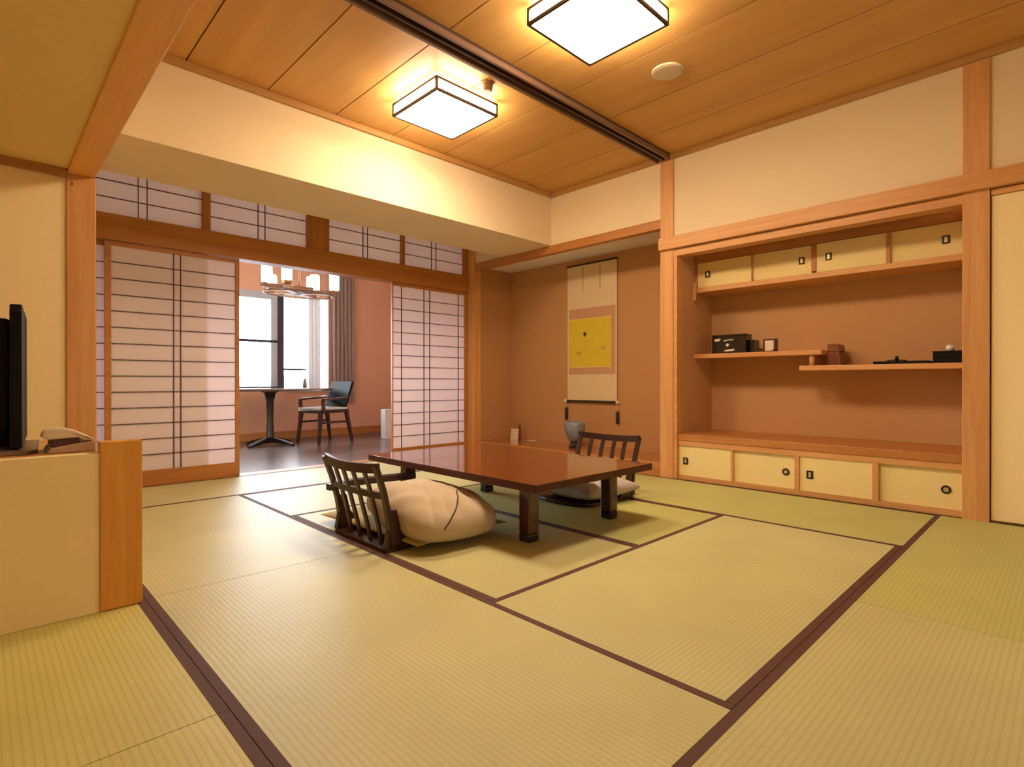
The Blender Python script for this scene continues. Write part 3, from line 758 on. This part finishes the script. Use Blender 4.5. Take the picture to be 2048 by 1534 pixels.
sh = thing('staggered_shelf', 'staggered wooden shelf of two boards joined by a short post', 'shelf', (4.59, 1.4, .885))
obj('upper_board', MB().box(4.42, ALX-.002, 1.290, 2.291, 1.003, 1.040, 0, .006), 'hinoki_y', sh)
obj('lower_board', MB().box(4.42, ALX-.002, .459, 1.444, .886, .924, 0, .006), 'hinoki_y', sh)
obj('post', MB().lathe([(.017, .924), (.017, 1.003)], (4.455, 1.365, 0), 18), 'hinoki_z', sh)

# objects on the shelves
bx = thing('lacquer_box', 'glossy black lacquer box with pale gold decoration on the upper shelf', 'box', (4.56, 2.01, 1.040))
obj('body', MB().box(4.50, 4.62, 1.875, 2.165, 1.0405, 1.185, 0, .004), 'black', bx)
obj('lid', MB().box(4.497, 4.623, 1.872, 2.168, 1.186, 1.200, 0, .003), 'black', bx)
obj('stand', MB().box(4.55, 4.66, 1.830, 1.871, 1.0405, 1.150, 0, .003), 'black', bx)
dec = MB()
dec.prism([(2.14, 1.165), (2.085, 1.168), (2.10, 1.148), (2.14, 1.146)], 'x', 4.4985, 4.4998)
dec.prism([(2.065, 1.150), (2.02, 1.158), (1.98, 1.157), (1.98, 1.150), (2.02, 1.151), (2.06, 1.143)], 'x', 4.4985, 4.4998)
dec.prism([(2.06, 1.064), (2.03, 1.074), (1.975, 1.078), (1.965, 1.072), (1.98, 1.062), (2.05, 1.058)], 'x', 4.4985, 4.4998)
dec.lathe([(.013, 4.4985), (.013, 4.4998)], (0, 2.03, 1.112), 14, axis='x')
obj('decoration', dec, 'ivory', bx)
tl = thing('display_stand', 'small maroon stand holding a pale rounded tile beside the black lacquer box', 'ornament', (4.55, 1.70, 1.040))
obj('backboard', MB().box(4.545, 4.56, 1.645, 1.757, 1.0405, 1.148, 0, .004).box(4.50, 4.56, 1.645, 1.665, 1.0405, 1.060), 'maroon', tl)
obj('tile', MB().box(4.530, 4.5445, 1.668, 1.738, 1.050, 1.135, 0, .006), 'ivory', tl)
wb = thing('wooden_box', 'brown tapered wooden box behind the end of the upper shelf, on the lower board', 'box', (4.62, 1.275, .924))
obj('body', MB().prism([(1.195, .9245), (1.286, .9245), (1.286, 1.025), (1.205, 1.025)], 'x', 4.54, 4.68, 0, .004), 'brownbox', wb)
obj('lid', MB().prism([(1.203, 1.026), (1.286, 1.026), (1.286, 1.085), (1.225, 1.085), (1.21, 1.075)], 'x', 4.535, 4.685, 0, .004), 'brownbox', wb)
ty = thing('tray', 'flat black tray with a small knob on the lower shelf', 'tray', (4.56, .825, .924))
obj('plate', MB().box(4.46, 4.66, .668, .978, .9245, .944, 0, .004), 'black_mat', ty)
obj('knob', MB().lathe([(.011, .9445), (.011, .975), (.009, .980)], (4.53, .852, 0), 18), 'black', ty)
obj('stick', MB().bar([(4.52, .91, .9475), (4.54, .875, .953), (4.55, .80, .950)], .012, .007), 'black', ty)
bb = thing('black_box', 'plain black box at the right end of the lower shelf by the post', 'box', (4.56, .57, .924))
obj('body', MB().box(4.49, 4.62, .470, .648, .9245, .990, 0, .003), 'black_mat', bb)
obj('lid', MB().box(4.488, 4.622, .468, .650, .9905, 1.004, 0, .002), 'black_mat', bb)
tc_ = thing('cup', 'little white porcelain cup on top of the plain black box', 'cup', (4.55, .565, 1.004))
obj('body', MB().lathe([(.014, .0), (.022, .006), (.024, .022), (.021, .032), (.017, .032), (.018, .02), (.012, .008)], (4.55, .565, 1.0045), 24), 'whitepot', tc_)
obj('lid', MB().lathe([(.021, .0325), (.017, .039), (.006, .042)], (4.55, .565, 1.0045), 24), 'whitepot', tc_)

# ------------------------------------------------------------------ left corner
pt = thing('low_partition', 'low cream partition with a wooden end post at the left edge', 'partition', (-.3, 2.385, 0))
obj('panel', MB().box(-1.28, .300, 2.36, 2.405, .0005, .554, 0, .002), 'plaster_annex', pt)
obj('end_post', MB().box(.3005, .425, 2.355, 2.412, .0015, .592, 0, .004), 'capwood', pt)
cb = thing('television_cabinet', 'cream low cabinet behind the partition carrying the television and telephone', 'cabinet', (-.35, 2.75, 0))
obj('body', MB().box(-1.28, .285, 2.412, 3.02, .0015, .535, 0, .002), 'plaster_annex', cb)
obj('top', MB().box(-1.28, .295, 2.410, 3.03, .536, .555, 0, .003), 'hinoki_x', cb)

tv = thing('television', 'black flat television at the left edge seen from its side', 'television', (.06, 2.70, .555), R(-4))
def T(n, mb, m, par=None): return obj(n, mb, m, par or tv, local=True)
T('screen_panel', MB().prism([(-.20, .020), (.34, .020), (.34, .50), (.32, .512), (-.175, .512), (-.20, .485)], 'x', .028, .060, 0, .004), 'black_mat')
T('housing', MB().box(-.05, .0278, -.14, .30, .07, .465, 0, .012), 'black_mat')
T('neck', MB().box(-.01, .04, -.02, .12, .0145, .07), 'black_mat')
T('base', MB().prism([(-.14, -.27), (.075, -.24), (.10, -.20), (.10, .22), (-.14, .22)], 'z', .0005, .014, 0, .003), 'tvstand')

ph = thing('telephone', 'beige desk telephone with its handset on top of the low cabinet', 'telephone', (.235, 2.50, .555))
obj('body', MB().prism([(.165, .5555), (.298, .5555), (.300, .588), (.290, .592), (.175, .575)], 'y', 2.43, 2.60, 0, .004), 'phone_dark', ph)
hs = [(.150, .612), (.158, .634), (.185, .641), (.215, .640), (.245, .630), (.285, .606), (.297, .596), (.292, .592), (.262, .598), (.255, .606), (.17, .603)]
hd = obj('handset', MB().prism(hs, 'y', 2.435, 2.50, 0, .006), 'phone', ph)
obj('cradle', MB().box(.178, .255, 2.44, 2.585, .5765, .604, 0, .003), 'maroon', ph)
obj('cover', MB().prism([(.165, .604), (.20, .625), (.25, .612), (.29, .596), (.255, .606)], 'y', 2.515, 2.60, 0, .003), 'phone', ph)

# ------------------------------------------------------------------ light, sky, camera
w = bpy.data.worlds.new('World'); bpy.context.scene.world = w; w.use_nodes = True
wt = w.node_tree; bg = wt.nodes['Background']; bg.inputs['Strength'].default_value = 40.0
tcw = wt.nodes.new('ShaderNodeTexCoord'); spw = wt.nodes.new('ShaderNodeSeparateXYZ'); rw = wt.nodes.new('ShaderNodeValToRGB')
wt.links.new(tcw.outputs['Generated'], spw.inputs[0]); wt.links.new(spw.outputs['Z'], rw.inputs['Fac']); wt.links.new(rw.outputs['Color'], bg.inputs['Color'])
rw.color_ramp.elements[0].position = 0.0; rw.color_ramp.elements[0].color = (.16, .17, .19, 1)
rw.color_ramp.elements[1].position = 0.06; rw.color_ramp.elements[1].color = (.86, .93, 1.0, 1)
pl = bpy.data.lights.new('window_daylight', 'AREA'); pl.shape = 'RECTANGLE'; pl.size = wx1-wx0; pl.size_y = wz1-wz0
po = bpy.data.objects.new('window_daylight', pl); COL.objects.link(po)
po.location = ((wx0+wx1)/2, FY+.07, (wz0+wz1)/2); po.rotation_euler = (R(-90), 0, 0)
pl.cycles.is_portal = True

cam = bpy.data.cameras.new('Camera'); co = bpy.data.objects.new('Camera', cam); COL.objects.link(co)
cam.sensor_fit = 'HORIZONTAL'; cam.sensor_width = 36; cam.lens = 1094.94/2048*36; cam.clip_start = .02
co.location = (0, 0, .8); co.rotation_euler = (R(90-.135), 0, R(45.75-90))
S = bpy.context.scene; S.camera = co
S.view_settings.view_transform = 'Standard'; S.view_settings.look = 'None'
S.view_settings.exposure = 0.0; S.view_settings.gamma = 1.0; S.view_settings.use_curve_mapping = False
S.cycles.use_denoising = True
S.cycles.max_bounces = 10; S.cycles.diffuse_bounces = 6; S.cycles.transparent_max_bounces = 12
S.cycles.sample_clamp_indirect = 8.0
